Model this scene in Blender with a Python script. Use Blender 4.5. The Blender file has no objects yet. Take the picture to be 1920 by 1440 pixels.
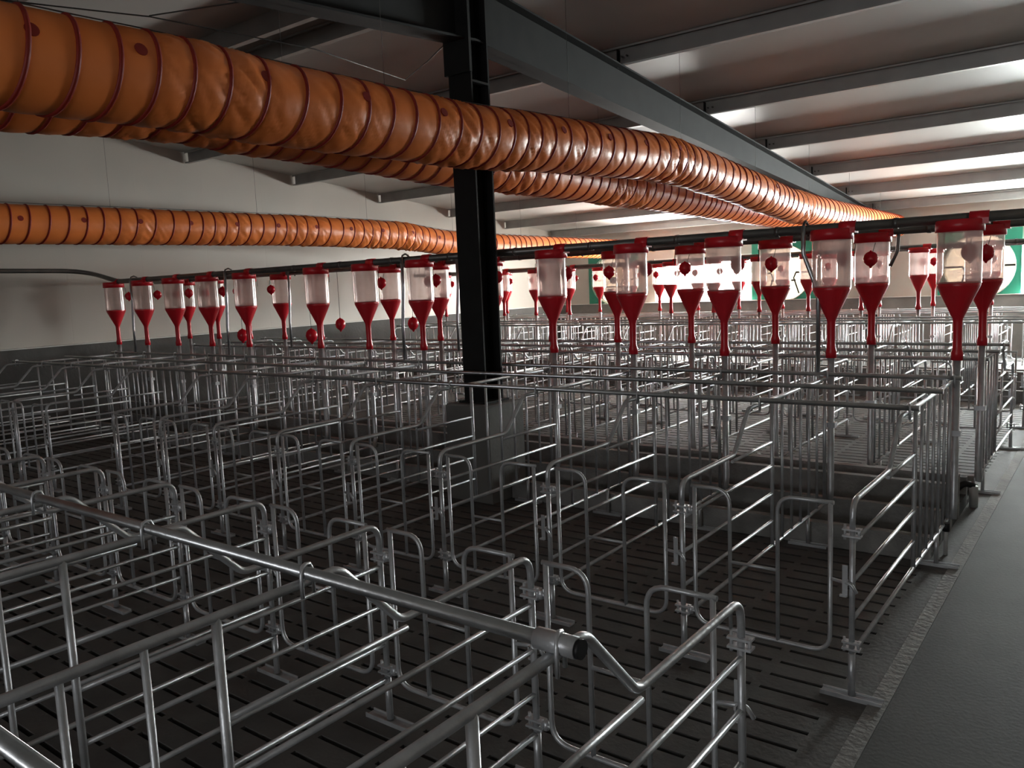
import bpy, bmesh, math, random
from mathutils import Vector, Matrix, noise
random.seed(7)
S = bpy.context.scene
COL = S.collection
PI = math.pi

# ------------------------------------------------------------------ camera, world, light, exposure
cam_d = bpy.data.cameras.new('camera')
cam = bpy.data.objects.new('camera', cam_d)
COL.objects.link(cam)
FPX, YAW, PITCH, ROLL = 1516.52, 0.6538, 0.1211, 0.0435
cam_d.sensor_width = 36.0
cam_d.lens = FPX / 1920 * 36
cam_d.clip_start = 0.02
cam_d.clip_end = 200
fw = Vector((-math.sin(YAW) * math.cos(PITCH), math.cos(YAW) * math.cos(PITCH), -math.sin(PITCH)))
rt = fw.cross(Vector((0, 0, 1))).normalized()
dn = fw.cross(rt)
r2 = math.cos(ROLL) * rt + math.sin(ROLL) * dn
d2 = -math.sin(ROLL) * rt + math.cos(ROLL) * dn
m = Matrix((r2, -d2, -fw)).transposed().to_4x4()
m.translation = Vector((0.7423, -1.8669, 1.528))
cam.matrix_world = m
S.camera = cam

S.view_settings.view_transform = 'Standard'
S.view_settings.look = 'None'
S.view_settings.gamma = 1
S.view_settings.use_curve_mapping = False
S.view_settings.exposure = 0.2
S.cycles.max_bounces = 8
S.cycles.diffuse_bounces = 5
S.cycles.glossy_bounces = 4
S.cycles.transparent_max_bounces = 24
S.cycles.transmission_bounces = 6
S.cycles.sample_clamp_indirect = 12
S.cycles.caustics_reflective = False
S.cycles.caustics_refractive = False

world = bpy.data.worlds.new('world')
S.world = world
world.use_nodes = True
wb = world.node_tree.nodes['Background']
wb.inputs[0].default_value = (0.80, 0.90, 1.0, 1)
wb.inputs[1].default_value = 1.0

L_WINDOW = 85.0      # daylight in the far windows
L_DOOR = 150.0
L_FAN = 1.25         # daylight through the fan shutters; the blades are set glowing too
L_FILL = 8.0         # fill light from unseen windows added behind the camera

# ------------------------------------------------------------------ materials
MATS = {}


def mat(name, col, rough=0.5, metal=0.0, noise_amt=0.0, noise_scale=8.0, bump=0.0, bump_scale=30.0,
        emit=None, strength=0.0, spec=0.5, sub=0.0):
    M = bpy.data.materials.new(name)
    M.use_nodes = True
    nt = M.node_tree
    b = nt.nodes['Principled BSDF']
    b.inputs['Base Color'].default_value = (*col, 1)
    b.inputs['Roughness'].default_value = rough
    b.inputs['Metallic'].default_value = metal
    b.inputs['Specular IOR Level'].default_value = spec
    if emit:
        b.inputs['Emission Color'].default_value = (*emit, 1)
        b.inputs['Emission Strength'].default_value = strength
    if sub:
        b.inputs['Subsurface Weight'].default_value = sub
        b.inputs['Subsurface Radius'].default_value = (0.05, 0.02, 0.01)
    tc = nt.nodes.new('ShaderNodeTexCoord')
    if noise_amt:
        n = nt.nodes.new('ShaderNodeTexNoise')
        n.inputs['Scale'].default_value = noise_scale
        n.inputs['Detail'].default_value = 5
        nt.links.new(tc.outputs['Object'], n.inputs['Vector'])
        cr = nt.nodes.new('ShaderNodeValToRGB')
        cr.color_ramp.elements[0].position = 0.3
        cr.color_ramp.elements[1].position = 0.7
        cr.color_ramp.elements[0].color = (*[c * (1 - noise_amt) for c in col], 1)
        cr.color_ramp.elements[1].color = (*[min(1, c * (1 + noise_amt)) for c in col], 1)
        nt.links.new(n.outputs['Fac'], cr.inputs['Fac'])
        nt.links.new(cr.outputs['Color'], b.inputs['Base Color'])
    if bump:
        n2 = nt.nodes.new('ShaderNodeTexNoise')
        n2.inputs['Scale'].default_value = bump_scale
        n2.inputs['Detail'].default_value = 4
        nt.links.new(tc.outputs['Object'], n2.inputs['Vector'])
        bp = nt.nodes.new('ShaderNodeBump')
        bp.inputs['Strength'].default_value = bump
        bp.inputs['Distance'].default_value = 0.02
        nt.links.new(n2.outputs['Fac'], bp.inputs['Height'])
        nt.links.new(bp.outputs['Normal'], b.inputs['Normal'])
    MATS[name] = M
    return M


GALV = mat('galvanised_steel', (0.63, 0.645, 0.665), 0.37, 0.55, 0.18, 14, 0.08, 60)
GALVD = mat('galvanised_pipe', (0.54, 0.55, 0.565), 0.29, 0.92, 0.15, 10, 0.05, 60)
DARK = mat('dark_painted_steel', (0.012, 0.012, 0.0122), 0.72, 0.0, 0.25, 5, spec=0.3)
PURL = mat('galvanised_purlin', (0.36, 0.355, 0.345), 0.42, 0.35, 0.12, 3)
ROOF = mat('roof_sheet', (0.55, 0.535, 0.51), 0.5, 0.0, 0.07, 0.8)
CONC = mat('concrete', (0.30, 0.295, 0.285), 0.8, 0, 0.3, 5, 0.3, 40)
SLAT = mat('slat_concrete', (0.105, 0.101, 0.097), 0.72, 0, 0.25, 3.5, 0.12, 45)
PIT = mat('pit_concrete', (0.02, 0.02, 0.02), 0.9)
DARKBED = mat('dark_bed_concrete', (0.035, 0.033, 0.031), 0.45, 0, 0.3, 4)  # darker, smoother concrete for the trough beds
AISLE = mat('aisle_concrete', (0.072, 0.068, 0.066), 0.75, 0, 0.3, 1.4, 0.06, 60)
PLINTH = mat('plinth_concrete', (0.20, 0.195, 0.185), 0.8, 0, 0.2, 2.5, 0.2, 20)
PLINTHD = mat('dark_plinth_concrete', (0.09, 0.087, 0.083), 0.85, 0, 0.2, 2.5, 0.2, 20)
RED = mat('red_plastic', (0.74, 0.018, 0.032), 0.32, 0, 0.08, 6, sub=0.0)
BALLRED = mat('bright_red_plastic', (0.72, 0.012, 0.03), 0.25)
ORANGE = mat('orange_duct_film', (0.96, 0.255, 0.06), 0.40, 0, 0.08, 3, 0.12, 9)
HOOP = mat('dark_red_rib', (0.26, 0.014, 0.006), 0.55)
GREEN = mat('green_paint', (0.02, 0.22, 0.14), 0.45, 0, 0.08, 4)
WHITEP = mat('pale_plastic', (0.62, 0.62, 0.60), 0.5, 0, 0.1, 20)
BLACK = mat('black_rubber', (0.012, 0.012, 0.013), 0.55)
WIRE = mat('steel_wire', (0.10, 0.095, 0.09), 0.5, 0.4)
FRAME = mat('window_frame_paint', (0.66, 0.66, 0.63), 0.5)
AUGER = mat('auger_pipe_steel', (0.19, 0.18, 0.17), 0.38, 0.7, 0.2, 6)
FANGLOW = mat('backlit_fan_glow', (0.8, 0.75, 0.6), 0.5, emit=(1.0, 0.90, 0.68), strength=L_FAN)
PANE = mat('daylit_pane', (0.8, 0.8, 0.8), 0.3, emit=(1.0, 0.985, 0.94), strength=L_WINDOW)
PANE2 = mat('daylit_curtain', (0.8, 0.8, 0.8), 0.3, emit=(0.93, 1.0, 0.985), strength=L_DOOR)
FILLPANE = mat('added_fill_pane', (0.8, 0.8, 0.8), 0.3, emit=(0.95, 0.97, 1.0), strength=L_FILL)  # glowing panes added out of view to fill the near side


def panel_wall_mat():
    M = mat('white_wall_panel', (0.51, 0.475, 0.425), 0.5, 0, 0.05, 0.7)
    nt = M.node_tree
    b = nt.nodes['Principled BSDF']
    tc = nt.nodes.new('ShaderNodeTexCoord')
    sx = nt.nodes.new('ShaderNodeSeparateXYZ')
    nt.links.new(tc.outputs['Object'], sx.inputs[0])
    ad = nt.nodes.new('ShaderNodeMath'); ad.operation = 'ADD'
    nt.links.new(sx.outputs['X'], ad.inputs[0]); nt.links.new(sx.outputs['Y'], ad.inputs[1])
    mo = nt.nodes.new('ShaderNodeMath'); mo.operation = 'PINGPONG'; mo.inputs[1].default_value = 0.5
    nt.links.new(ad.outputs[0], mo.inputs[0])
    lt = nt.nodes.new('ShaderNodeMath'); lt.operation = 'GREATER_THAN'; lt.inputs[1].default_value = 0.006
    nt.links.new(mo.outputs[0], lt.inputs[0])
    bp = nt.nodes.new('ShaderNodeBump'); bp.inputs['Strength'].default_value = 0.8
    bp.inputs['Distance'].default_value = 0.01
    nt.links.new(lt.outputs[0], bp.inputs['Height'])
    nt.links.new(bp.outputs['Normal'], b.inputs['Normal'])
    return M


WALL = panel_wall_mat()


def hopper_mat():
    M = bpy.data.materials.new('clear_milky_plastic')
    M.use_nodes = True
    nt = M.node_tree
    nt.nodes.clear()
    out = nt.nodes.new('ShaderNodeOutputMaterial')
    tr = nt.nodes.new('ShaderNodeBsdfTransparent'); tr.inputs[0].default_value = (0.96, 0.88, 0.86, 1)
    tl = nt.nodes.new('ShaderNodeBsdfTranslucent'); tl.inputs[0].default_value = (0.92, 0.80, 0.78, 1)
    df = nt.nodes.new('ShaderNodeBsdfDiffuse'); df.inputs[0].default_value = (0.80, 0.68, 0.66, 1)
    gl = nt.nodes.new('ShaderNodeBsdfGlossy'); gl.inputs[1].default_value = 0.18
    n = nt.nodes.new('ShaderNodeTexNoise'); n.inputs['Scale'].default_value = 7
    tc = nt.nodes.new('ShaderNodeTexCoord')
    nt.links.new(tc.outputs['Object'], n.inputs['Vector'])
    m1 = nt.nodes.new('ShaderNodeMixShader'); m1.inputs[0].default_value = 0.5
    nt.links.new(tl.outputs[0], m1.inputs[1]); nt.links.new(df.outputs[0], m1.inputs[2])
    mr = nt.nodes.new('ShaderNodeMapRange')
    mr.inputs['To Min'].default_value = 0.30; mr.inputs['To Max'].default_value = 0.48
    nt.links.new(n.outputs['Fac'], mr.inputs['Value'])
    m2 = nt.nodes.new('ShaderNodeMixShader')
    nt.links.new(mr.outputs[0], m2.inputs[0])
    nt.links.new(tr.outputs[0], m2.inputs[1]); nt.links.new(m1.outputs[0], m2.inputs[2])
    fr = nt.nodes.new('ShaderNodeLayerWeight'); fr.inputs[0].default_value = 0.12
    m3 = nt.nodes.new('ShaderNodeMixShader')
    nt.links.new(fr.outputs['Facing'], m3.inputs[0])
    nt.links.new(m2.outputs[0], m3.inputs[1]); nt.links.new(gl.outputs[0], m3.inputs[2])
    nt.links.new(m3.outputs[0], out.inputs[0])
    return M


CLEAR = hopper_mat()


# ------------------------------------------------------------------ mesh helpers
class MB:
    def __init__(self):
        self.v = []; self.f = []; self.s = []

    def add(self, vs, fs, smooth=False):
        o = len(self.v)
        self.v += [tuple(p) for p in vs]
        self.f += [tuple(i + o for i in f) for f in fs]
        self.s += [smooth] * len(fs)
        return self

    def box(self, lo, hi):
        x0, y0, z0 = lo; x1, y1, z1 = hi
        vs = [(x0, y0, z0), (x1, y0, z0), (x1, y1, z0), (x0, y1, z0), (x0, y0, z1), (x1, y0, z1), (x1, y1, z1), (x0, y1, z1)]
        return self.add(vs, [(0, 3, 2, 1), (4, 5, 6, 7), (0, 1, 5, 4), (1, 2, 6, 5), (2, 3, 7, 6), (3, 0, 4, 7)])

    def hexa(self, vs):
        return self.add(vs, [(0, 3, 2, 1), (4, 5, 6, 7), (0, 1, 5, 4), (1, 2, 6, 5), (2, 3, 7, 6), (3, 0, 4, 7)])

    def tube(self, pts, r, n=10, cap=True, closed=False):
        pts = [Vector(p) for p in pts]
        N = len(pts)
        vs = []
        ref = None
        for i, p in enumerate(pts):
            if closed:
                t = (pts[(i + 1) % N] - pts[i - 1]).normalized()
            elif i == 0:
                t = (pts[1] - pts[0]).normalized()
            elif i == N - 1:
                t = (pts[-1] - pts[-2]).normalized()
            else:
                t = ((pts[i + 1] - p).normalized() + (p - pts[i - 1]).normalized()).normalized()
            if ref is None:
                ref = Vector((0, 0, 1)) if abs(t.z) < 0.9 else Vector((1, 0, 0))
            u = (ref - t * ref.dot(t))
            if u.length < 1e-4:
                ref = Vector((1, 0, 0)) if abs(t.x) < 0.9 else Vector((0, 1, 0))
                u = (ref - t * ref.dot(t))
            u.normalize(); ref = u
            w = t.cross(u)
            rr = r[i] if isinstance(r, (list, tuple)) else r
            for k in range(n):
                a = 2 * PI * k / n
                vs.append(p + rr * (math.cos(a) * u + math.sin(a) * w))
        fs = []
        M = N if closed else N - 1
        for i in range(M):
            j = (i + 1) % N
            for k in range(n):
                l = (k + 1) % n
                fs.append((i * n + k, i * n + l, j * n + l, j * n + k))
        self.add(vs, fs, True)
        if cap and not closed:
            o = len(self.v) - len(vs)
            self.f.append(tuple(o + k for k in reversed(range(n)))); self.s.append(False)
            self.f.append(tuple(o + (N - 1) * n + k for k in range(n))); self.s.append(False)
        return self

    def lathe(self, prof, n=20, o=(0, 0, 0), closed=False):
        vs = []; fs = []
        for (r, z) in prof:
            for k in range(n):
                a = 2 * PI * k / n
                vs.append((o[0] + r * math.cos(a), o[1] + r * math.sin(a), o[2] + z))
        N = len(prof)
        for i in range(N if closed else N - 1):
            j = (i + 1) % N
            for k in range(n):
                l = (k + 1) % n
                fs.append((i * n + k, i * n + l, j * n + l, j * n + k))
        return self.add(vs, fs, True)

    def prism(self, poly, axis, a, b):
        """closed polygon extruded along an axis; poly holds the other two coordinates"""
        def mk(p, t):
            if axis == 'x': return (t, p[0], p[1])
            if axis == 'y': return (p[0], t, p[1])
            return (p[0], p[1], t)
        n = len(poly)
        vs = [mk(p, a) for p in poly] + [mk(p, b) for p in poly]
        fs = [tuple(range(n))[::-1], tuple(range(n, 2 * n))]
        fs += [(k, (k + 1) % n, n + (k + 1) % n, n + k) for k in range(n)]
        return self.add(vs, fs)

    def mesh(self, name, material):
        me = bpy.data.meshes.new(name)
        me.from_pydata(self.v, [], self.f)
        me.polygons.foreach_set('use_smooth', self.s)
        me.materials.append(material)
        bm = bmesh.new(); bm.from_mesh(me)
        bmesh.ops.recalc_face_normals(bm, faces=bm.faces)
        bm.to_mesh(me); bm.free()
        me.update()
        return me

    def obj(self, name, material, parent=None, loc=None):
        o = bpy.data.objects.new(name, self.mesh(name, material))
        COL.objects.link(o)
        if parent: o.parent = parent
        if loc: o.location = loc
        return o


def bend(pts, rad, n=6):
    """polyline with rounded corners"""
    pts = [Vector(p) for p in pts]
    out = [pts[0]]
    for i in range(1, len(pts) - 1):
        p = pts[i]
        a = (pts[i - 1] - p); b = (pts[i + 1] - p)
        la, lb = a.length, b.length
        a.normalize(); b.normalize()
        ang = a.angle(b)
        if ang > PI - 0.02:
            out.append(p); continue
        d = min(rad / math.tan(ang / 2), la * 0.49 if i > 1 else la * .95, lb * 0.49 if i < len(pts) - 2 else lb * .95)
        p0 = p + a * d; p1 = p + b * d
        for k in range(n + 1):
            t = k / n
            out.append((1 - t) ** 2 * p0 + 2 * t * (1 - t) * p + t * t * p1)
    out.append(pts[-1])
    return out


def tag(o, label=None, cat=None, group=None, kind=None):
    if label: o['label'] = label
    if cat: o['category'] = cat
    if group: o['group'] = group
    if kind: o['kind'] = kind
    return o


def empty(name, loc=(0, 0, 0), label=None, cat=None, group=None):
    o = bpy.data.objects.new(name, None)
    o.empty_display_size = 0.1
    COL.objects.link(o)
    o.location = loc
    return tag(o, label, cat, group)


def dup(root, kids, loc):
    r = root.copy(); COL.objects.link(r); r.location = loc
    for c in kids:
        d = c.copy(); COL.objects.link(d); d.parent = r
        for g in c.children:
            e = g.copy(); COL.objects.link(e); e.parent = d
    return r


ORD = ['first', 'second', 'third', 'fourth', 'fifth', 'sixth', 'seventh', 'eighth', 'ninth', 'tenth', 'eleventh',
       'twelfth', 'thirteenth', 'fourteenth', 'fifteenth', 'sixteenth', 'seventeenth']

# ------------------------------------------------------------------ room shell
XL, XR, YN, YF = -9.95, 2.3, -8.6, 14.0
RIDGE_Y, RIDGE_Z, SLOPE = 2.65, 3.79, 0.096
XC = -2.98                                  # the column and rafter line


def roof_z(y): return RIDGE_Z - SLOPE * abs(y - RIDGE_Y)


def struct(mb, name, material): return tag(mb.obj(name, material), kind='structure')


b = MB()
for (ya, yb) in ((YN - .3, RIDGE_Y), (RIDGE_Y, YF + .3)):
    za, zb = roof_z(ya), roof_z(yb)
    b.hexa([(XL - .3, ya, za), (XR + .3, ya, za), (XR + .3, yb, zb), (XL - .3, yb, zb),
            (XL - .3, ya, za + .1), (XR + .3, ya, za + .1), (XR + .3, yb, zb + .1), (XL - .3, yb, zb + .1)])
struct(b, 'ceiling', ROOF)

WB = 1.02                                   # top of the concrete plinth
def gable(name, x0, x1):
    poly = [(YN, WB), (YF, WB), (YF, roof_z(YF) + .02), (RIDGE_Y, RIDGE_Z + .02), (YN, roof_z(YN) + .02)]
    struct(MB().prism(poly, 'x', x0, x1), name, WALL)
gable('wall_left', XL - .12, XL)
gable('wall_right', XR, XR + .12)


def wall_with_holes(name, y0, y1, holes):
    """wall along X, from z WB to the eave, with rectangular holes (xa, xb, za, zb)"""
    zt = roof_z(y0) + .02
    b = MB()
    xs = sorted({XL, XR} | {h[0] for h in holes} | {h[1] for h in holes})
    for xa, xb in zip(xs, xs[1:]):
        hs = [h for h in holes if h[0] <= xa + 1e-6 and h[1] >= xb - 1e-6]
        if not hs:
            b.box((xa, y0, WB), (xb, y1, zt))
        else:
            h = hs[0]
            if h[2] > WB + 1e-4: b.box((xa, y0, WB), (xb, y1, h[2]))
            b.box((xa, y0, h[3]), (xb, y1, zt))
    return struct(b, name, WALL)


FANS = [(-8.44, 1.545), (-4.64, 1.54), (-1.315, 1.505)]
FR = 0.535
WIN = [(-7.42, -5.27, 1.03, 1.955), (-0.72, 1.5, 1.03, 1.93)]
FILLW = [(-2.6, -.9, 1.2, 2.2), (-.2, 1.8, 1.2, 2.2)]  # openings added in the unseen wall for the fill panes
wall_with_holes('wall_back', YF, YF + .12, [(x - FR, x + FR, z - FR, z + FR) for x, z in FANS] + WIN)
wall_with_holes('wall_front', YN - .12, YN, FILLW)
b = MB()
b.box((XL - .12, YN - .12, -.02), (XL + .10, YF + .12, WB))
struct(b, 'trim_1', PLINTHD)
b = MB(); b.box((XL - .12, YF - .10, -.02), (XR + .12, YF + .12, WB)); struct(b, 'trim_2', PLINTH)
b = MB(); b.box((XL - .12, YN - .12, -.02), (XR + .12, YN + .10, WB)); struct(b, 'trim_3', PLINTH)
b = MB(); b.box((XR - .10, YN - .12, -.02), (XR + .12, YF + .12, WB)); struct(b, 'trim_4', PLINTH)
# bright metal sill along the top of the plinth
b = MB(); b.box((XL, YN + .1, WB), (XL + .12, YF - .1, WB + .012)); struct(b, 'trim_5', FRAME)
b = MB(); b.box((XL + .12, YF - .12, WB), (XR - .1, YF, WB + .012)); struct(b, 'trim_6', FRAME)


def window(n, h, y, pane, mull, s):
    root = empty('window_%d' % n, ((h[0] + h[1]) / 2, y, h[2])); tag(root, kind='structure')
    hx = (h[1] - h[0]) / 2; hh = h[3] - h[2]
    f = MB(); t = .035
    f.box((-hx, -.04, 0), (-hx + t, .04, hh)); f.box((hx - t, -.04, 0), (hx, .04, hh))
    f.box((-hx + t, -.04, 0), (hx - t, .04, t)); f.box((-hx + t, -.04, hh - t), (hx - t, .04, hh))
    for k in range(1, mull):
        x = -hx + 2 * hx * k / mull
        f.box((x - .012, -.03, t), (x + .012, .03, hh - t))
    f.obj('window_frame', FRAME, root)
    MB().box((-hx + .02, .01, .02), (hx - .02, .02, hh - .02)).obj('window_pane', pane, root)
window(1, WIN[0], YF + .06, PANE, 1, 1)
window(2, WIN[1], YF + .06, PANE2, 1, 1)
for k, h in enumerate(FILLW):  # unseen windows, added behind the camera as fill light
    window(3 + k, h, YN - .06, FILLPANE, 2, -1)

# slatted floor with real slots, and the solid aisle
DX = -.02                                    # right edge of the slatted floor
def slat_floor():
    b = MB()
    per, sl = 0.1145, 0.021
    px, gap = 0.285, 0.035
    y0, y1, x0, x1 = -5.0, 13.0, XL + .1, 0.06
    y = y0; row = 0
    H = -.09
    while y < y1:
        ya = y + per - sl
        b.add([(x0, y, 0), (x1, y, 0), (x1, ya, 0), (x0, ya, 0)], [(0, 1, 2, 3)])
        yb = y + per
        x = x1 - .115
        b.add([(x, ya, 0), (x1, ya, 0), (x1, yb, 0), (x, yb, 0)], [(0, 1, 2, 3)])
        lim = x0 if ya < 4 else -6.5
        while x - px > x0:
            if x < lim:
                b.add([(x0, ya, 0), (x, ya, 0), (x, yb, 0), (x0, yb, 0)], [(0, 1, 2, 3)]); x = None; break
            xa = x - (px - gap)
            xb = x - px
            b.add([(xb, ya, 0), (xa, ya, 0), (xa, yb, 0), (xb, yb, 0)], [(0, 1, 2, 3)])
            b.add([(xa, ya, 0), (x, ya, 0), (x, ya, H), (xa, ya, H), (xa, yb, 0), (x, yb, 0), (x, yb, H), (xa, yb, H)],
                  [(0, 1, 2, 3), (4, 5, 6, 7), (0, 4, 7, 3), (1, 5, 6, 2)])
            x = xb
        if x is not None:
            b.add([(x0, ya, 0), (x, ya, 0), (x, yb, 0), (x0, yb, 0)], [(0, 1, 2, 3)])
        y += per; row += 1
    me = bpy.data.meshes.new('floor'); me.from_pydata(b.v, [], b.f); me.materials.append(SLAT)
    o = bpy.data.objects.new('floor', me); COL.objects.link(o)
    return tag(o, kind='structure')
slat_floor()
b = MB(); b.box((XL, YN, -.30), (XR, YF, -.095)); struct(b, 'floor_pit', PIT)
b = MB(); b.box((0.06, YN + .1, -.09), (XR - .1, YF - .1, 0)); struct(b, 'floor_aisle', AISLE)
b = MB(); b.box((XL + .1, YN + .1, -.09), (0.06, -5.0, 0)); b.box((XL + .1, 13.0, -.09), (.06, YF - .1, 0)); struct(b, 'floor_ends', AISLE)
b = MB(); b.box((0.06, -5, -.01), (0.12, 13, .004)); struct(b, 'trim_7', CONC)

# ------------------------------------------------------------------ roof steel
def rafter(x, name, label, seg):
    root = empty(name, (x, RIDGE_Y, 3.0), label, 'rafter', 'roof rafters')
    for (yend, nm) in seg:
        s = 1 if yend > RIDGE_Y else -1
        L = abs(yend - RIDGE_Y)
        def zt(d): return 3.615 - .096 * d - 3.0
        def zb(d): return 3.205 - .0742 * d - 3.0
        w = MB()
        ps = [(s * d, z) for d, z in ((0, zb(0)), (L, zb(L)), (L, zt(L)), (0, zt(0)))]
        w.prism(ps, 'x', -.005, .005)
        w.obj('web', DARK, root)
        for zz, nm2 in ((zt, 'top_flange'), (zb, 'bottom_flange')):
            sg = -1 if zz is zt else 1
            ps = [(0, zz(0)), (s * L, zz(L)), (s * L, zz(L) + sg * .014), (0, zz(0) + sg * .014)]
            MB().prism(ps, 'x', -.085, .085).obj(nm2, DARK, root)
rafter(XC, 'roof_rafter', 'dark tapered steel rafter running over the black column to the far wall', ((YF - .05, 0), (YN + .05, 1)))

PURLIN_Y = [2.89, 4.74, 6.58, 8.43, 10.27, 12.05, 13.75]
def purlin(y, s, label):
    yy = RIDGE_Y + s * (y - RIDGE_Y)
    z1 = roof_z(yy) - .004
    z0 = z1 - .155
    root = empty('roof_purlin', (XC, yy, z0), label, 'purlin', 'roof purlins')
    t = .006; w = .06
    c = MB()
    x0, x1 = XL + .03 - XC, XR - .03 - XC
    h = z1 - z0
    ya, yb = (-w / 2, w / 2)
    # C section, open towards the ridge
    o = s
    poly = [(o * yb, 0), (o * yb, h), (o * ya, h), (o * ya, h - .018), (o * (ya + t), h - .018), (o * (ya + t), h - t), (o * (yb - t), h - t),
            (o * (yb - t), t), (o * (ya + t), t), (o * (ya + t), .018), (o * ya, .018), (o * ya, 0)]
    c.prism(poly, 'x', x0, x1)
    c.obj('channel', PURL, root)
    k = MB(); k.box((.02, -o * .04 - .004, -.03), (.026, -o * .04 + .05 * 1 - .004, .13))
    k.obj('cleat', DARK, root)
    for dx in (.07, .12):
        kb = MB(); kb.tube([(dx, -s * .03, .06), (dx, -s * .05, .06)], .009, 6).obj('bolt', WIRE, root)
names_p = ['nearest the ridge', 'second from the ridge', 'third from the ridge', 'fourth from the ridge', 'fifth from the ridge', 'sixth from the ridge', 'last before the far wall']
for y, nm in zip(PURLIN_Y, names_p):
    purlin(y, 1, 'grey channel roof purlin on the far slope, ' + nm)
purlin(PURLIN_Y[0], -1, 'grey channel roof purlin on the near slope, beside the ridge')
purlin(PURLIN_Y[1], -1, 'grey channel roof purlin on the near slope, over the first orange duct')

# column on its pedestal
CY = 2.65
root = empty('steel_column', (XC, CY, .70), 'black steel column standing on a grey concrete pedestal among the stalls', 'column')
H = 2.85
c = MB(); c.box((-.10, -.10, 0), (.10, -.085, H)); c.obj('flange', DARK, root)
c = MB(); c.box((-.10, .085, 0), (.10, .10, H)); c.obj('flange', DARK, root)
c = MB(); c.box((-.006, -.085, 0), (.006, .085, H)); c.obj('web', DARK, root)
c = MB(); c.box((-.13, -.13, 0), (.13, .13, .015)); c.obj('base_plate', DARK, root)
c = MB(); c.box((-.115, -.125, 2.28), (.115, -.10, H)); c.obj('haunch_plate', DARK, root)
c = MB(); c.box((.006, -.085, 2.22), (.1, .085, 2.235)); c.box((-.1, -.085, 2.22), (-.006, .085, 2.235)); c.obj('stiffener', DARK, root)
p = MB()
x0, x1, y0, y1, zt = XC - .20, XC + .20, CY - .2, CY + .2, .70
q = .012
p.hexa([(x0, y0, 0), (x1, y0, 0), (x1, y1, 0), (x0, y1, 0), (x0, y0, zt - q), (x1, y0, zt - q), (x1, y1, zt - q), (x0, y1, zt - q)])
p.hexa([(x0, y0, zt - q), (x1, y0, zt - q), (x1, y1, zt - q), (x0, y1, zt - q), (x0 + q, y0 + q, zt), (x1 - q, y0 + q, zt), (x1 - q, y1 - q, zt), (x0 + q, y1 - q, zt)])
tag(p.obj('concrete_pedestal', PLINTH), 'square grey concrete pedestal carrying the black column', 'pedestal')
c = MB(); c.box((XC - .09, YF - .20, 0), (XC + .09, YF - .10, 2.37))
tag(c.obj('wall_column', DARK), 'dark steel column at the far wall under the end of the rafter', 'column')

# ------------------------------------------------------------------ stalls
P = 0.65
ZR, UB, UA, UBP, UC, ZP, ZB = 0.727, 0.54, 0.82, 1.37, 1.93, 0.9386, 0.165
UV = 1.03
IDX = [0, 1, 2, 3, 4, 5, 6, 7, 8, 9.69, 10.69, 11.69, 12.69, 13.69]
ROWS = [  # name, rear y, direction of the head end, indices, full detail
    ('nearest', 0.0, -1, IDX[:8], True),
    ('second', 1.03, 1, IDX, True),
    ('third', 5.88, -1, IDX, True),
    ('fourth', 6.91, 1, IDX, False),
    ('fifth', 11.76, -1, IDX, False),
]


def panel_parts(d):
    """list of (name, MB) for one divider; u runs from the rear post (0) towards the head, y = d*u"""
    Y = lambda pts: [(x, d * u, z) for x, u, z in pts]
    out = []
    out.append(('rear_post', MB().tube(Y([(0, 0, .012), (0, 0, .17)]), .0125, 10).tube(Y([(0, 0, .16), (0, 0, ZR - .10)]), .0105, 10)))
    out.append(('top_rail', MB().tube(bend(Y([(0, 0, ZR - .105), (0, 0, ZR), (0, UB, ZR), (0, UA - .10, ZP - .026), (0, UC, ZP - .026)]), .06, 6), .0105, 10)))
    for z, u0 in ((.70, UB - .02), (.577, .005), (.435, .005), (.294, .005)):
        out.append(('divider_bar', MB().tube(Y([(0, u0, z), (0, UV, z)]), .0078, 8)))
    out.append(('bottom_rail', MB().tube(Y([(0, .005, ZB), (0, UC, ZB)]), .0095, 8)))
    for k in range(7):
        u = UV + k * (UC - UV - .02) / 6
        out.append(('head_bar', MB().tube(Y([(0, u, ZB), (0, u, ZP - .026)]), .0105 if k in (0, 6) else .0078, 8)))
    out.append(('front_leg', MB().tube(Y([(0, 1.60, .01), (0, 1.60, ZB)]), .011, 8)))
    for u in (0, 1.60):
        f = MB(); f.box((-.105, d * u - .022, 0), (.105, d * u + .022, .008))
        f.box((-.105, d * u - .022, .008), (.105, d * u - .018, .016))
        f.box((-.105, d * u + .018, .008), (.105, d * u + .022, .016))
        out.append(('foot_plate', f))
    for z in (.60, .185):
        f = MB(); f.box((-.032, -.016, z), (.030, .016, z + .006)); f.box((-.032, -.016, z + .024), (.030, .016, z + .030))
        f.tube([(-.026, 0, z - .012), (-.026, 0, z + .042)], .005, 6)
        f.tube([(.022, 0, z - .004), (.022, 0, z + .034)], .005, 6)
        out.append(('hinge_bracket', f))
    f = MB(); f.box((-.028, -d * .022 - .002, .385), (-.010, -d * .022 + .002, .50)); f.box((-.02, -.022 if d > 0 else -.004, .43), (-.014, .004 if d > 0 else .022, .44))
    f.box((-.036, -d * .024 - .006, .385), (-.012, -d * .024 + .006, .392))
    out.append(('latch_plate', f))
    for u in (UA, UC - .02):
        f = MB().tube([(.022, d * u - .019, ZP - .05), (.022, d * u - .019, ZP), (.018, d * u - .012, ZP + .016), (.014, d * u, ZP + .019), (.012, d * u + .012, ZP + .016), (.012, d * u + .019, ZP), (.012, d * u + .019, ZP - .05)], .0045, 6)
        out.append(('pipe_clamp', f))
    return out


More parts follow.
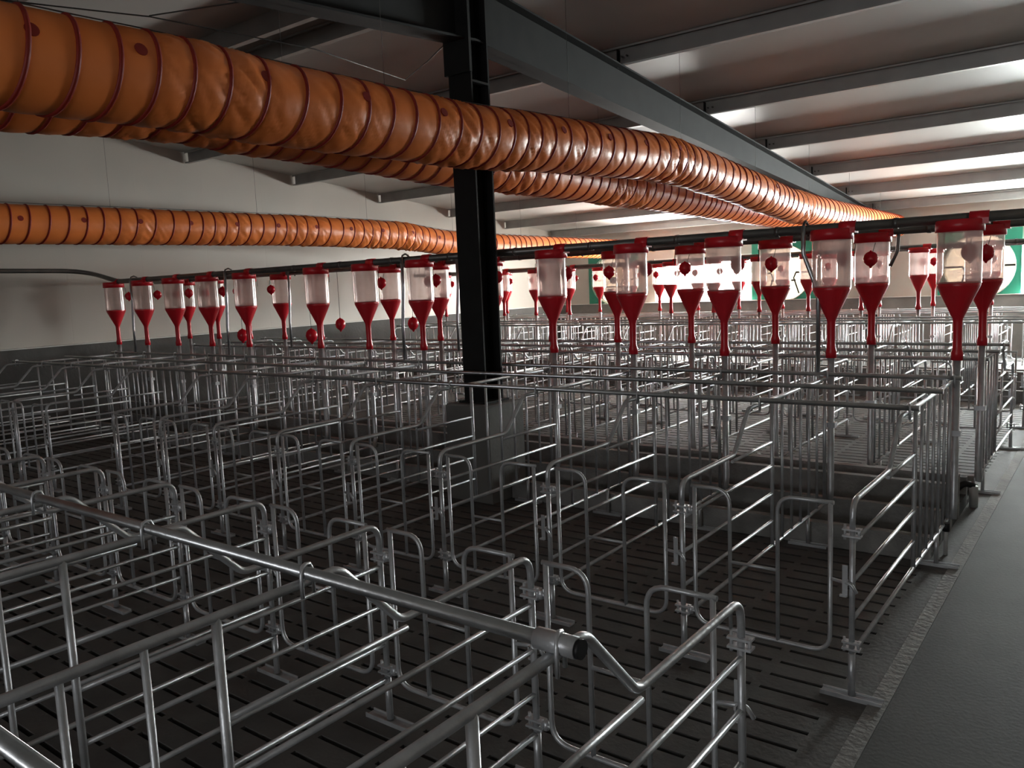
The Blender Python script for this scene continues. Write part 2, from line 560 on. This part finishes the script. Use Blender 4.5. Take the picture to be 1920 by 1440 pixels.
def gate_parts(d):
    """gate in the plane of the rear posts; x from 0 (this post) to P (next post)"""
    xl, xr, a, c = .055, .575, .20, .385
    zt, zb, r = .715, .155, .07
    y = -d * .002
    V = lambda pts: [(x, y, z) for x, z in pts]
    out = []
    out.append(('outer_frame', MB().tube(bend(V([(xl, zt), (xl, zb), (xr, zb), (xr, zt)]), r, 6), .0085, 8)))
    out.append(('arch_bar', MB().tube(bend(V([(xl - .012, zt), (a, zt), (a, zb)]), .065, 6), .008, 8)))
    out.append(('arch_bar', MB().tube(bend(V([(xr + .012, zt), (c, zt), (c, zb)]), .065, 6), .008, 8)))
    out.append(('cross_bar', MB().tube(V([(a, .43), (c, .43)]), .0065, 8)))
    f = MB().tube(bend([(xr, y, .435), (P + .002, -d * .024, .435), (P + .022, -d * .026, .405)], .02, 4), .0065, 8)
    out.append(('latch_rod', f))
    for z in (.615, .20):
        f = MB().tube([(.03, y, z), (xl, y, z)], .006, 6); f.tube([(.034, y, z - .014), (.034, y, z + .014)], .009, 8)
        out.append(('hinge', f))
    return out


def pbase(i): return 'end' if i == 0 else ORD[i]


for (rn, ry, d, idx, full) in ROWS:
    parts = panel_parts(d)
    gparts = gate_parts(d)
    if full:
        root = empty('stall_divider', (0, ry, 0))
        kids = []
        for nm, mb in parts:
            kids.append(mb.obj(nm, GALV, root))
        groot = empty('stall_gate', (0, ry, 0))
        gk = [mb.obj(nm, GALV, groot) for nm, mb in gparts]
    else:
        mb = MB()
        for nm, q in parts:
            mb.add(q.v, q.f); mb.s[-len(q.f):] = q.s
        root = mb.obj('stall_divider', GALV, None, (0, ry, 0)); kids = []
        mb = MB()
        for nm, q in gparts:
            mb.add(q.v, q.f); mb.s[-len(q.f):] = q.s
        groot = mb.obj('stall_gate', GALV, None, (0, ry, 0)); gk = []
    for n, i in enumerate(idx):
        o = root if n == 0 else dup(root, kids, (-i * P, ry, 0))
        if n == 0:
            lab = 'galvanised end divider of the %s stall row, facing the right-hand aisle' % rn
        else:
            lab = 'galvanised pipe divider in the %s stall row, %s from the right end' % (rn, ORD[n])
        tag(o, lab, 'stall divider', 'dividers of the %s stall row' % rn)
    gi = [k for k in range(1, len(idx)) if abs(idx[k] - idx[k - 1] - 1) < .01]
    for n, k in enumerate(gi):
        loc = (-idx[k] * P, ry, 0)
        if n == 0:
            g = groot; g.location = loc
        else:
            g = dup(groot, gk, loc)
        if n == 0:
            lab = 'galvanised double-arch rear gate of the %s row, at the right-hand aisle' % rn
        else:
            lab = 'galvanised double-arch rear gate of the %s row, %s from the right end' % (rn, ORD[n])
        tag(g, lab, 'gate', 'rear gates of the %s stall row' % rn)
    # cross pipes
    for u, pn in ((UA, 'rear'), (UBP, 'middle'), (UC - .02, 'head-end')):
        if rn == 'nearest' and pn == 'middle': u = 1.475
        y = ry + d * u
        if rn == 'nearest' and pn == 'head-end': continue
        x0 = -idx[-1] * P - .08
        mb = MB().tube([(x0, y, ZP), (.055, y, ZP)], .0125 if ry > .5 else .0135, 12)
        if rn == 'nearest' and pn == 'rear':
            r_ = empty('cross_pipe', (0, y, ZP), 'thick galvanised rear cross pipe of the nearest row, black plug in its end', 'pipe', 'cross pipes over the stalls')
            MB().tube([(x0, 0, 0), (.055, 0, 0)], .0135, 14).obj('pipe', GALVD, r_)
            MB().tube([(-.03, 0, 0), (.052, 0, 0)], .0185, 14).obj('sleeve', GALV, r_)
            MB().tube([(.052, 0, 0), (.060, 0, 0)], .0165, 14).obj('end_plug', BLACK, r_)
        else:
            tag(mb.obj('cross_pipe', GALVD), 'galvanised %s cross pipe lying over the %s stall row' % (pn, rn), 'pipe', 'cross pipes over the stalls')

# ------------------------------------------------------------------ troughs
for (yc, nm) in ((3.455, 'second and third'), (9.335, 'fourth and fifth')):
    root = empty('feed_trough', (-4.6, yc, 0), 'grey concrete double feed trough between the %s stall rows' % nm, 'trough')
    x0, x1 = -4.9, 4.56
    spans = [(x0, x1)] if yc > 5 else [(x0, XC - .21 + 4.6), (XC + .21 + 4.6, x1)]
    for s in (-1, 1):
        for xa, xb in (spans if s < 0 else [(x0, x1)]):
            ya, yb = sorted((s * .79, s * .73)); MB().box((xa, ya, 0), (xb, yb, .13)).obj('kerb', CONC, root)
            ya, yb = sorted((s * .73, s * .455)); MB().box((xa, ya, 0), (xb, yb, .03)).obj('trough_bed', DARKBED, root)
        ya, yb = sorted((s * .455, s * .41)); MB().box((x0, ya, 0), (x1, yb, .19)).obj('trough_wall', CONC, root)
        ya, yb = sorted((s * .41, s * .155)); MB().box((x0, ya, 0), (x1, yb, .08)).obj('channel_bed', DARKBED, root)
        ya, yb = sorted((s * .155, s * .10)); MB().box((x0, ya, 0), (x1, yb, .27)).obj('ridge_wall', CONC, root)
    MB().box((x0, -.10, 0), (x1, .10, .22)).obj('ridge_bed', DARKBED, root)
for (y, lab) in ((2.83, 'short pale pipe stub at the trough end beside the second row'), (3.885, 'short pale pipe stub at the trough end under the third row feeder')):
    rr = .026 if y > 3 else .010
    k = MB().lathe([(.0001, .135), (rr - .002, .135), (rr, .13), (rr, 0), (.0001, 0)], 16)
    o = k.obj('pipe_stub', WHITEP, None, (.0 if y > 3 else .012, y, 0)); tag(o, lab, 'pipe stub')
    if y < 3: MB().tube([(0, 0, .13), (0, 0, .175)], .018, 12).obj('stub_cap', BLACK, o)
    if y > 3:
        h = MB().tube(bend([(-.1, -.03, .10), (-.05, -.03, .16), (.0, 0, .135)], .05), .02, 10).obj('hose_end', BLACK, o)

# ------------------------------------------------------------------ feeders
def make_feeder(d):
    """origin at floor level under the hopper; ball hangs on the side d"""
    root = empty('feed_dispenser')
    k = []
    c = MB().lathe([(.0001, 1.768), (.108, 1.768), (.1155, 1.763), (.117, 1.706), (.110, 1.706), (.110, 1.72), (.0001, 1.72)], 24)
    k.append(c.obj('cap', RED, root))
    t = MB().tube([(.045, 0, 1.775), (.135, 0, 1.775)], .033, 14); t.box((.05, -.04, 1.74), (.135, .04, 1.77))
    k.append(t.obj('pipe_saddle', RED, root))
    h = MB().lathe([(.107, 1.712), (.107, 1.438)], 28)
    k.append(h.obj('clear_hopper', CLEAR, root))
    f = MB().lathe([(.100, 1.445), (.106, 1.44), (.103, 1.42), (.026, 1.252), (.0235, 1.235), (.0225, 1.13), (.024, 1.09), (.030, 1.07), (.030, 1.03), (.022, 1.03)], 24)
    k.append(f.obj('funnel', RED, root))
    s = MB().tube([(0, 0, 1.04), (0, 0, .24), (0, d * -.02, .16)], .020, 12)
    k.append(s.obj('drop_tube', GALV, root))
    cl = MB().box((-.03, -.026, .62), (.03, .026, .65)); k.append(cl.obj('tube_clamp', GALV, root))
    w = MB().tube([(.045, d * .115, 1.70), (.03, d * .128, 1.63)], .002, 5); w.tube([(-.085, d * .085, 1.705), (-.09, d * .09, 1.62)], .003, 5)
    k.append(w.obj('cord', WIRE, root))
    return root, k


def ball_mesh():
    return MB().lathe([(.0001, -.062), (.006, -.060), (.010, -.050), (.026, -.040), (.040, -.024), (.046, 0), (.040, .024), (.026, .039), (.008, .047), (.0001, .055)], 18).mesh('pull_ball', BALLRED)


BALL = ball_mesh()
CORD = MB().tube([(0, 0, .05), (0, 0, .47)], .002, 5).mesh('pull_cord', WIRE)
LINES = [  # row word, y, ball side, z of the pipe
    ('nearest', 2.993, 1), ('second', 3.918, -1), ('third', 8.873, 1), ('fourth', 9.798, -1)]
LOWBALL = {('nearest', 8), ('nearest', 9.69), ('second', 8), ('second', 9.69)}
for ln, y, d in LINES:
    root, kids = make_feeder(d)
    for n, i in enumerate(IDX):
        x = .02 - i * P
        o = root if n == 0 else dup(root, kids, (x, y, 0))
        o.location = (x, y, 0)
        low = (ln, i) in LOWBALL
        pos = 'at the right-hand end' if n == 0 else '%s from the right' % ORD[n]
        lab = 'red and clear feed dispenser on the %s feed line, %s' % (ln, pos)
        if low: lab = 'feed dispenser on the %s line, %s, red ball hanging low' % (ln, pos)
        tag(o, lab, 'feeder', 'dispensers on the %s feed line' % ln)
        bl = bpy.data.objects.new('pull_ball', BALL); COL.objects.link(bl); bl.parent = o
        bl.location = ((-.235, .09, 1.14) if d > 0 else (.17, .125, 1.19)) if low else (.028, d * .158, 1.60)
        if low: bl.scale = (1.2, 1.2, 1.35)
        if low:
            cd = bpy.data.objects.new('pull_cord', CORD); COL.objects.link(cd); cd.parent = bl
    # the auger pipe
    root = empty('auger_pipe', (0, y, 1.775), 'dark auger pipe carrying the dispensers of the %s feed line' % ln, 'pipe', 'auger pipes over the feed lines')
    if ln == 'nearest':
        pts = bend([(1.6, 0, 0), (-8.75, 0, 0), (-9.35, -.1, .15), (-9.35, -5.5, .22)], .35, 8)
    else:
        pts = [(1.6, 0, 0), (-9.6, 0, 0)]
    MB().tube(pts, .027, 14).obj('pipe', AUGER, root)
    for n in range(15):
        xx = .36 - n * P
        MB().tube([(xx - .012, 0, 0), (xx + .012, 0, 0)], .031, 12).obj('coupling', AUGER, root)

# posts holding the feed lines
def feed_post(x, y, bent, label):
    root = empty('feed_line_post', (x, y, ZP), label, 'post', 'posts under the auger pipes')
    s = 1
    if bent:
        pts = bend([(0, -.045, 0), (0, -.045, .47), (-.085, -.045, .70), (-.085, -.045, .86)], .05, 4)
    else:
        pts = bend([(0, -.045, 0), (.0, -.045, .30), (.03, -.045, .6), (.03, -.045, .86)], .2, 4)
    MB().tube(pts, .013, 10).obj('post', GALVD, root)
    xe = pts[-1][0]
    MB().tube([(xe, -.05, .80), (xe, -.035, .87), (xe, 0, .885), (xe, .035, .87), (xe, .05, .80)], .008, 6).obj('pipe_hook', AUGER, root)
feed_post(-.69, 2.99, True, 'bent galvanised post holding the nearest auger pipe, beside second dispenser from the right')
feed_post(-4.06, 2.99, False, 'galvanised post holding the nearest auger pipe, left of the black column')
feed_post(-6.56, 2.99, False, 'galvanised post holding the nearest auger pipe, in the gap between dispensers')
feed_post(-8.42, 2.99, False, 'galvanised post holding the nearest auger pipe, near the left wall')
feed_post(-6.76, 3.92, False, 'galvanised post holding the second auger pipe, left of the black column')
feed_post(-4.27, 3.92, False, 'galvanised post holding the second auger pipe, behind the black column')
k = MB().tube(bend([(0, 0, .04), (0, 0, .0), (-.005, 0, -.09), (-.05, 0, -.19)], .04), .011, 8)
tag(k.obj('pipe_hanger', AUGER, None, (-.47, 3.918, 1.735)), 'short curved hanger below the second auger pipe near its right end', 'hanger')

# ------------------------------------------------------------------ ducts
def duct(X, R, zpts, y0, y1, label, holes, wr, seed):
    root = empty('air_duct', (X, 0, 0), label, 'air duct', 'orange ribbed air ducts')
    ys = [p[0] for p in zpts]

    def zc(y):
        if y <= ys[0]: return zpts[0][1]
        for (a, za), (b_, zb) in zip(zpts, zpts[1:]):
            if y <= b_:
                t = (y - a) / (b_ - a)
                return za + (zb - za) * t
        return zpts[-1][1]

    def zs(y):                               # lightly smoothed centre line
        return (zc(y - .08) + 2 * zc(y) + zc(y + .08)) / 4
    pitch = 0.178
    nseg = int((y1 - y0) / pitch * 12)
    nth = 60

    def phase(y): return (y - y0) / pitch + .22 * math.sin(2.3 * y + seed) + .12 * math.sin(5.1 * y)

    def rad(y, th):
        ph = phase(y) - th / (2 * PI)
        bul = abs(math.sin(PI * ph)) ** .7
        low = max(0, -math.sin(th))
        r = R * (1 + bul * (.005 + .028 * low))
        a = 0
        for (wy, ww, wa) in wr:
            a = max(a, wa * math.exp(-((y - wy) / ww) ** 2))
        a = max(a, .0)
        if a > .001:
            q = noise.noise(Vector(((y + R * th) * 15, (y - R * th) * 3.0, seed * 3.1)))
            q2 = noise.noise(Vector(((y + R * th * 1.4) * 34, (y - R * th) * 5, seed * 7.7)))
            r += R * a * ((1 - 2.4 * abs(q)) * .06 + (1 - 2 * abs(q2)) * .025) * bul
        return r
    b = MB(); vs = []; fs = []
    for i in range(nseg + 1):
        y = y0 + (y1 - y0) * i / nseg
        z = zs(y)
        for k in range(nth):
            th = 2 * PI * k / nth - PI
            r = rad(y, th)
            vs.append((r * math.cos(th), y, z + r * math.sin(th)))
    for i in range(nseg):
        for k in range(nth):
            l = (k + 1) % nth
            fs.append((i * nth + k, i * nth + l, (i + 1) * nth + l, (i + 1) * nth + k))
    b.add(vs, fs, True)
    b.obj('duct_film', ORANGE, root)
    # spiral rib
    pts = []
    n = int((y1 - y0) / pitch * 30)
    # solve the helix: for each step of angle find y with phase(y) = th/2pi + k
    y = y0 + .03; th = 2 * PI * phase(y)
    while y < y1 - .03:
        pts.append((R * 1.004 * math.cos(th), y, zs(y) + R * 1.004 * math.sin(th)))
        th += 2 * PI / 30
        t = th / (2 * PI)
        for _ in range(4):
            g = (phase(y + .001) - phase(y)) / .001
            y += (t - phase(y)) / max(g, 1.5)
    MB().tube(pts, .0105, 6).obj('spiral_rib', HOOP, root)
    for (yy, ang) in holes:
        th = math.radians(ang)
        rh = max(rad(yy + o_, th) for o_ in (-.02, 0, .02)) + .003
        ctr = Vector((rh * math.cos(th), yy, zs(yy) + rh * math.sin(th)))
        nrm = Vector((math.cos(th), 0, math.sin(th)))
        t1 = Vector((0, 1, 0)); t2 = nrm.cross(t1)
        h = MB(); vv = []
        for q in range(16):
            a = 2 * PI * q / 16
            vv.append(ctr + .026 * (math.cos(a) * t1 + math.sin(a) * t2) - nrm * .0015 * 0)
        vv2 = [p - nrm * .012 for p in vv]
        h.add(vv + vv2, [tuple(range(16))] + [(q, (q + 1) % 16, 16 + (q + 1) % 16, 16 + q) for q in range(16)])
        h.obj('vent_hole', HOOP, root)
    # support cable above the film with hanger wires to the roof
    cp = []
    yy = y0 + .2; n = 0
    while yy < y1 - .2:
        cp.append((0, yy, zs(yy) + R * 1.03 + .012 + .0)); yy += .25
    MB().tube(cp, .003, 5).obj('support_cable', WIRE, root)
    yy = y0 + .9
    while yy < y1 - .5:
        zr = roof_z(yy)
        MB().tube([(0, yy, zs(yy) + R * 1.02), (0, yy, zr)], .0016, 5).obj('hanger_wire', WIRE, root)
        yy += 1.85
    return root


Z1 = [(-3.2, 2.44), (-1.2, 2.425), (-.35, 2.434), (.18, 2.45), (.61, 2.437), (1.1, 2.442), (2.1, 2.452), (2.79, 2.494), (3.63, 2.526), (4.65, 2.568), (4.95, 2.565),
      (5.85, 2.508), (8.05, 2.337), (8.4, 2.33), (9.8, 2.304), (13.6, 2.27)]
duct(-2.55, .186, Z1, -3.2, 13.7, 'large orange ribbed air duct nearest the camera, passing in front of the black column',
     [(-.49, 20), (-.09, 20), (.49, 20), (1.09, 20), (1.68, 20), (2.29, 20), (2.9, 20), (3.52, 20), (4.1, 20), (4.7, 20), (5.3, 20), (5.9, 20), (6.5, 20), (7.1, 20), (7.7, 20)],
     [(.35, .35, 1.0), (1.0, .3, .7), (1.9, .3, 1.0), (2.5, .35, 1.1), (3.3, .6, .8), (4.75, .5, 1.4), (5.6, .4, .8), (7.0, .5, .9), (8.3, .35, 1.6), (10, 1.5, .5)], 1)
Z2 = [(-3.2, 2.52), (-.22, 2.535), (.27, 2.57), (.65, 2.59), (.98, 2.565), (1.64, 2.55), (2.8, 2.5), (3.67, 2.50), (4.4, 2.495), (5.56, 2.487), (6.27, 2.475), (8.9, 2.42), (13.6, 2.36)]
duct(-3.41, .2, Z2, -3.2, 13.7, 'orange ribbed air duct hanging behind the largest one, left of the black column', [],
     [(.6, .4, 1.0), (1.0, .3, .8), (3.6, .5, 1.2), (5.3, .3, 1.5), (5.7, .3, 1.3)], 2)
Z3 = [(-2.0, 2.33), (1.65, 2.337), (3.14, 2.351), (4.99, 2.366), (6.83, 2.345), (7.2, 2.32), (7.89, 2.251), (8.6, 2.225), (9.87, 2.216), (13.6, 2.2)]
duct(-8.0, .19, Z3, -2.0, 13.7, 'orange ribbed air duct hanging in front of the white left wall',
     [(1.62 + .6 * k, 12) for k in range(-1, 14)],
     [(2.9, .4, .7), (4.0, .5, .8), (5.1, .5, 1.0), (6.3, .5, 1.2), (7.0, .35, 1.8), (8.2, .4, .9)], 3)

# slack wires under the near roof slope
for pts, lab in (([(-5.1, -.7, 3.34), (-4.547, .312, 3.3), (-4.197, 1.026, 3.29), (-4.06, 2.211, 3.3), (-4.234, 3.322, 3.3)], 'long slack wire under the roof above the orange ducts, left of the column'),
                 ([(-4.234, 3.322, 3.305), (-3.7, 3.02, 3.29), (-3.08, 2.66, 3.3)], 'short thin wire running from the slack wire to the column'),
                 ([(-4.197, 1.026, 3.295), (-3.645, 1.263, 3.3), (-3.0, 1.6, 3.32)], 'short thin wire rising from the slack wire to the dark rafter')):
    tag(MB().tube(pts, .0045, 6).obj('slack_wire', WIRE), lab, 'wire')

# ------------------------------------------------------------------ fans
FL = ['partly hidden exhaust fan in a green frame at the left of the far wall',
      'exhaust fan in a green frame in the middle of the far wall',
      'rightmost exhaust fan in a green frame, beside the bright curtain']
for (x, z), lab in zip(FANS, FL):
    root = empty('exhaust_fan', (x, YF, z), lab, 'fan', 'exhaust fans in the far wall')
    n = 40; hw = FR + .085
    # square front plate with round hole
    vs = []; fs = []
    sq = []
    for k in range(n):
        a = 2 * PI * k / n
        c_, s_ = math.cos(a), math.sin(a)
        q = hw / max(abs(c_), abs(s_))
        sq.append((c_ * q, s_ * q))
    for yy in (-.035, -.005):
        vs += [(FR * math.cos(2 * PI * k / n), yy, FR * math.sin(2 * PI * k / n)) for k in range(n)]
        vs += [(px, yy, pz) for px, pz in sq]
    for k in range(n):
        l = (k + 1) % n
        fs += [(k, l, n + l, n + k), (2 * n + k, 3 * n + k, 3 * n + l, 2 * n + l), (n + k, n + l, 3 * n + l, 3 * n + k), (k, 2 * n + k, 2 * n + l, l)]
    MB().add(vs, fs).obj('square_frame', GREEN, root)
    rim = MB(); prof = [(FR, -.06), (FR + .012, -.06), (FR + .012, -.03), (FR - .01, .10), (FR - .018, .10)]
    vs = []; fs = []
    for (r, yy) in prof:
        vs += [(r * math.cos(2 * PI * k / n), yy, r * math.sin(2 * PI * k / n)) for k in range(n)]
    for i in range(len(prof) - 1):
        for k in range(n):
            l = (k + 1) % n
            fs.append((i * n + k, i * n + l, (i + 1) * n + l, (i + 1) * n + k))
    rim.add(vs, fs, True).obj('intake_ring', FRAME, root)
    sh = MB()
    for k in range(9):
        z0 = -FR + .004 + k * (2 * FR - .008) / 9
        sh.add([(-FR + .004, .105, z0), (FR - .004, .105, z0), (FR - .004, .085, z0 + .112), (-FR + .004, .085, z0 + .112)], [(0, 1, 2, 3)])
    sh.obj('shutter', FANGLOW, root)
    for s in (-1, 1):
        mb = MB(); xa, xb = sorted((s * (FR + .0), s * .24)); mb.box((xa, -.03, -.012), (xb, .0, .022)); mb.obj('mount_bar', DARK, root)
        mb = MB().tube([(s * .24, -.015, .0), (s * .20, -.015, -.10), (s * .30, -.015, -.40)], .014, 6); mb.obj('strut', DARK, root)
    hub = MB().tube([(0, -.045, 0), (0, .05, 0)], .075, 16); hub.obj('hub', DARK, root)
    mb = MB(); mb.box((-.24, -.035, -.16), (.24, -.02, -.13)); mb.obj('motor_bracket', DARK, root)
    mt = MB().tube([(-.10, -.07, -.24), (.10, -.07, -.24)], .06, 14); mt.obj('motor', GALVD, root)
    for k in range(6):
        a = 2 * PI * k / 6 + .3
        bl = MB(); pts = []
        for (r, w0) in ((.07, .03), (.25, .055), (.44, .075), (.50, .06)):
            for sgn in (-1, 1):
                ca, sa = math.cos(a), math.sin(a)
                pts.append((r * ca - sgn * w0 * sa, .035 + sgn * .018, r * sa + sgn * w0 * ca))
        fcs = [(2 * q, 2 * q + 1, 2 * q + 3, 2 * q + 2) for q in range(3)]
        p2 = [(px, py + .003, pz) for px, py, pz in pts]
        fcs2 = [tuple(8 + t for t in reversed(f)) for f in fcs]
        edge = [(0, 2, 4, 6, 7, 5, 3, 1)]
        ring = edge[0]
        side = [(ring[q], ring[(q + 1) % 8], 8 + ring[(q + 1) % 8], 8 + ring[q]) for q in range(8)]
        bl.add(pts + p2, fcs + fcs2 + side)
        bl.obj('blade', FANGLOW, root)  # blades emit like the shutter so they stay cream, not dark
    mb = MB(); mb.box((FR - .10, -.04, -FR - .045), (FR + .02, -.036, -FR + .0)); mb.obj('label_plate', FRAME, root)
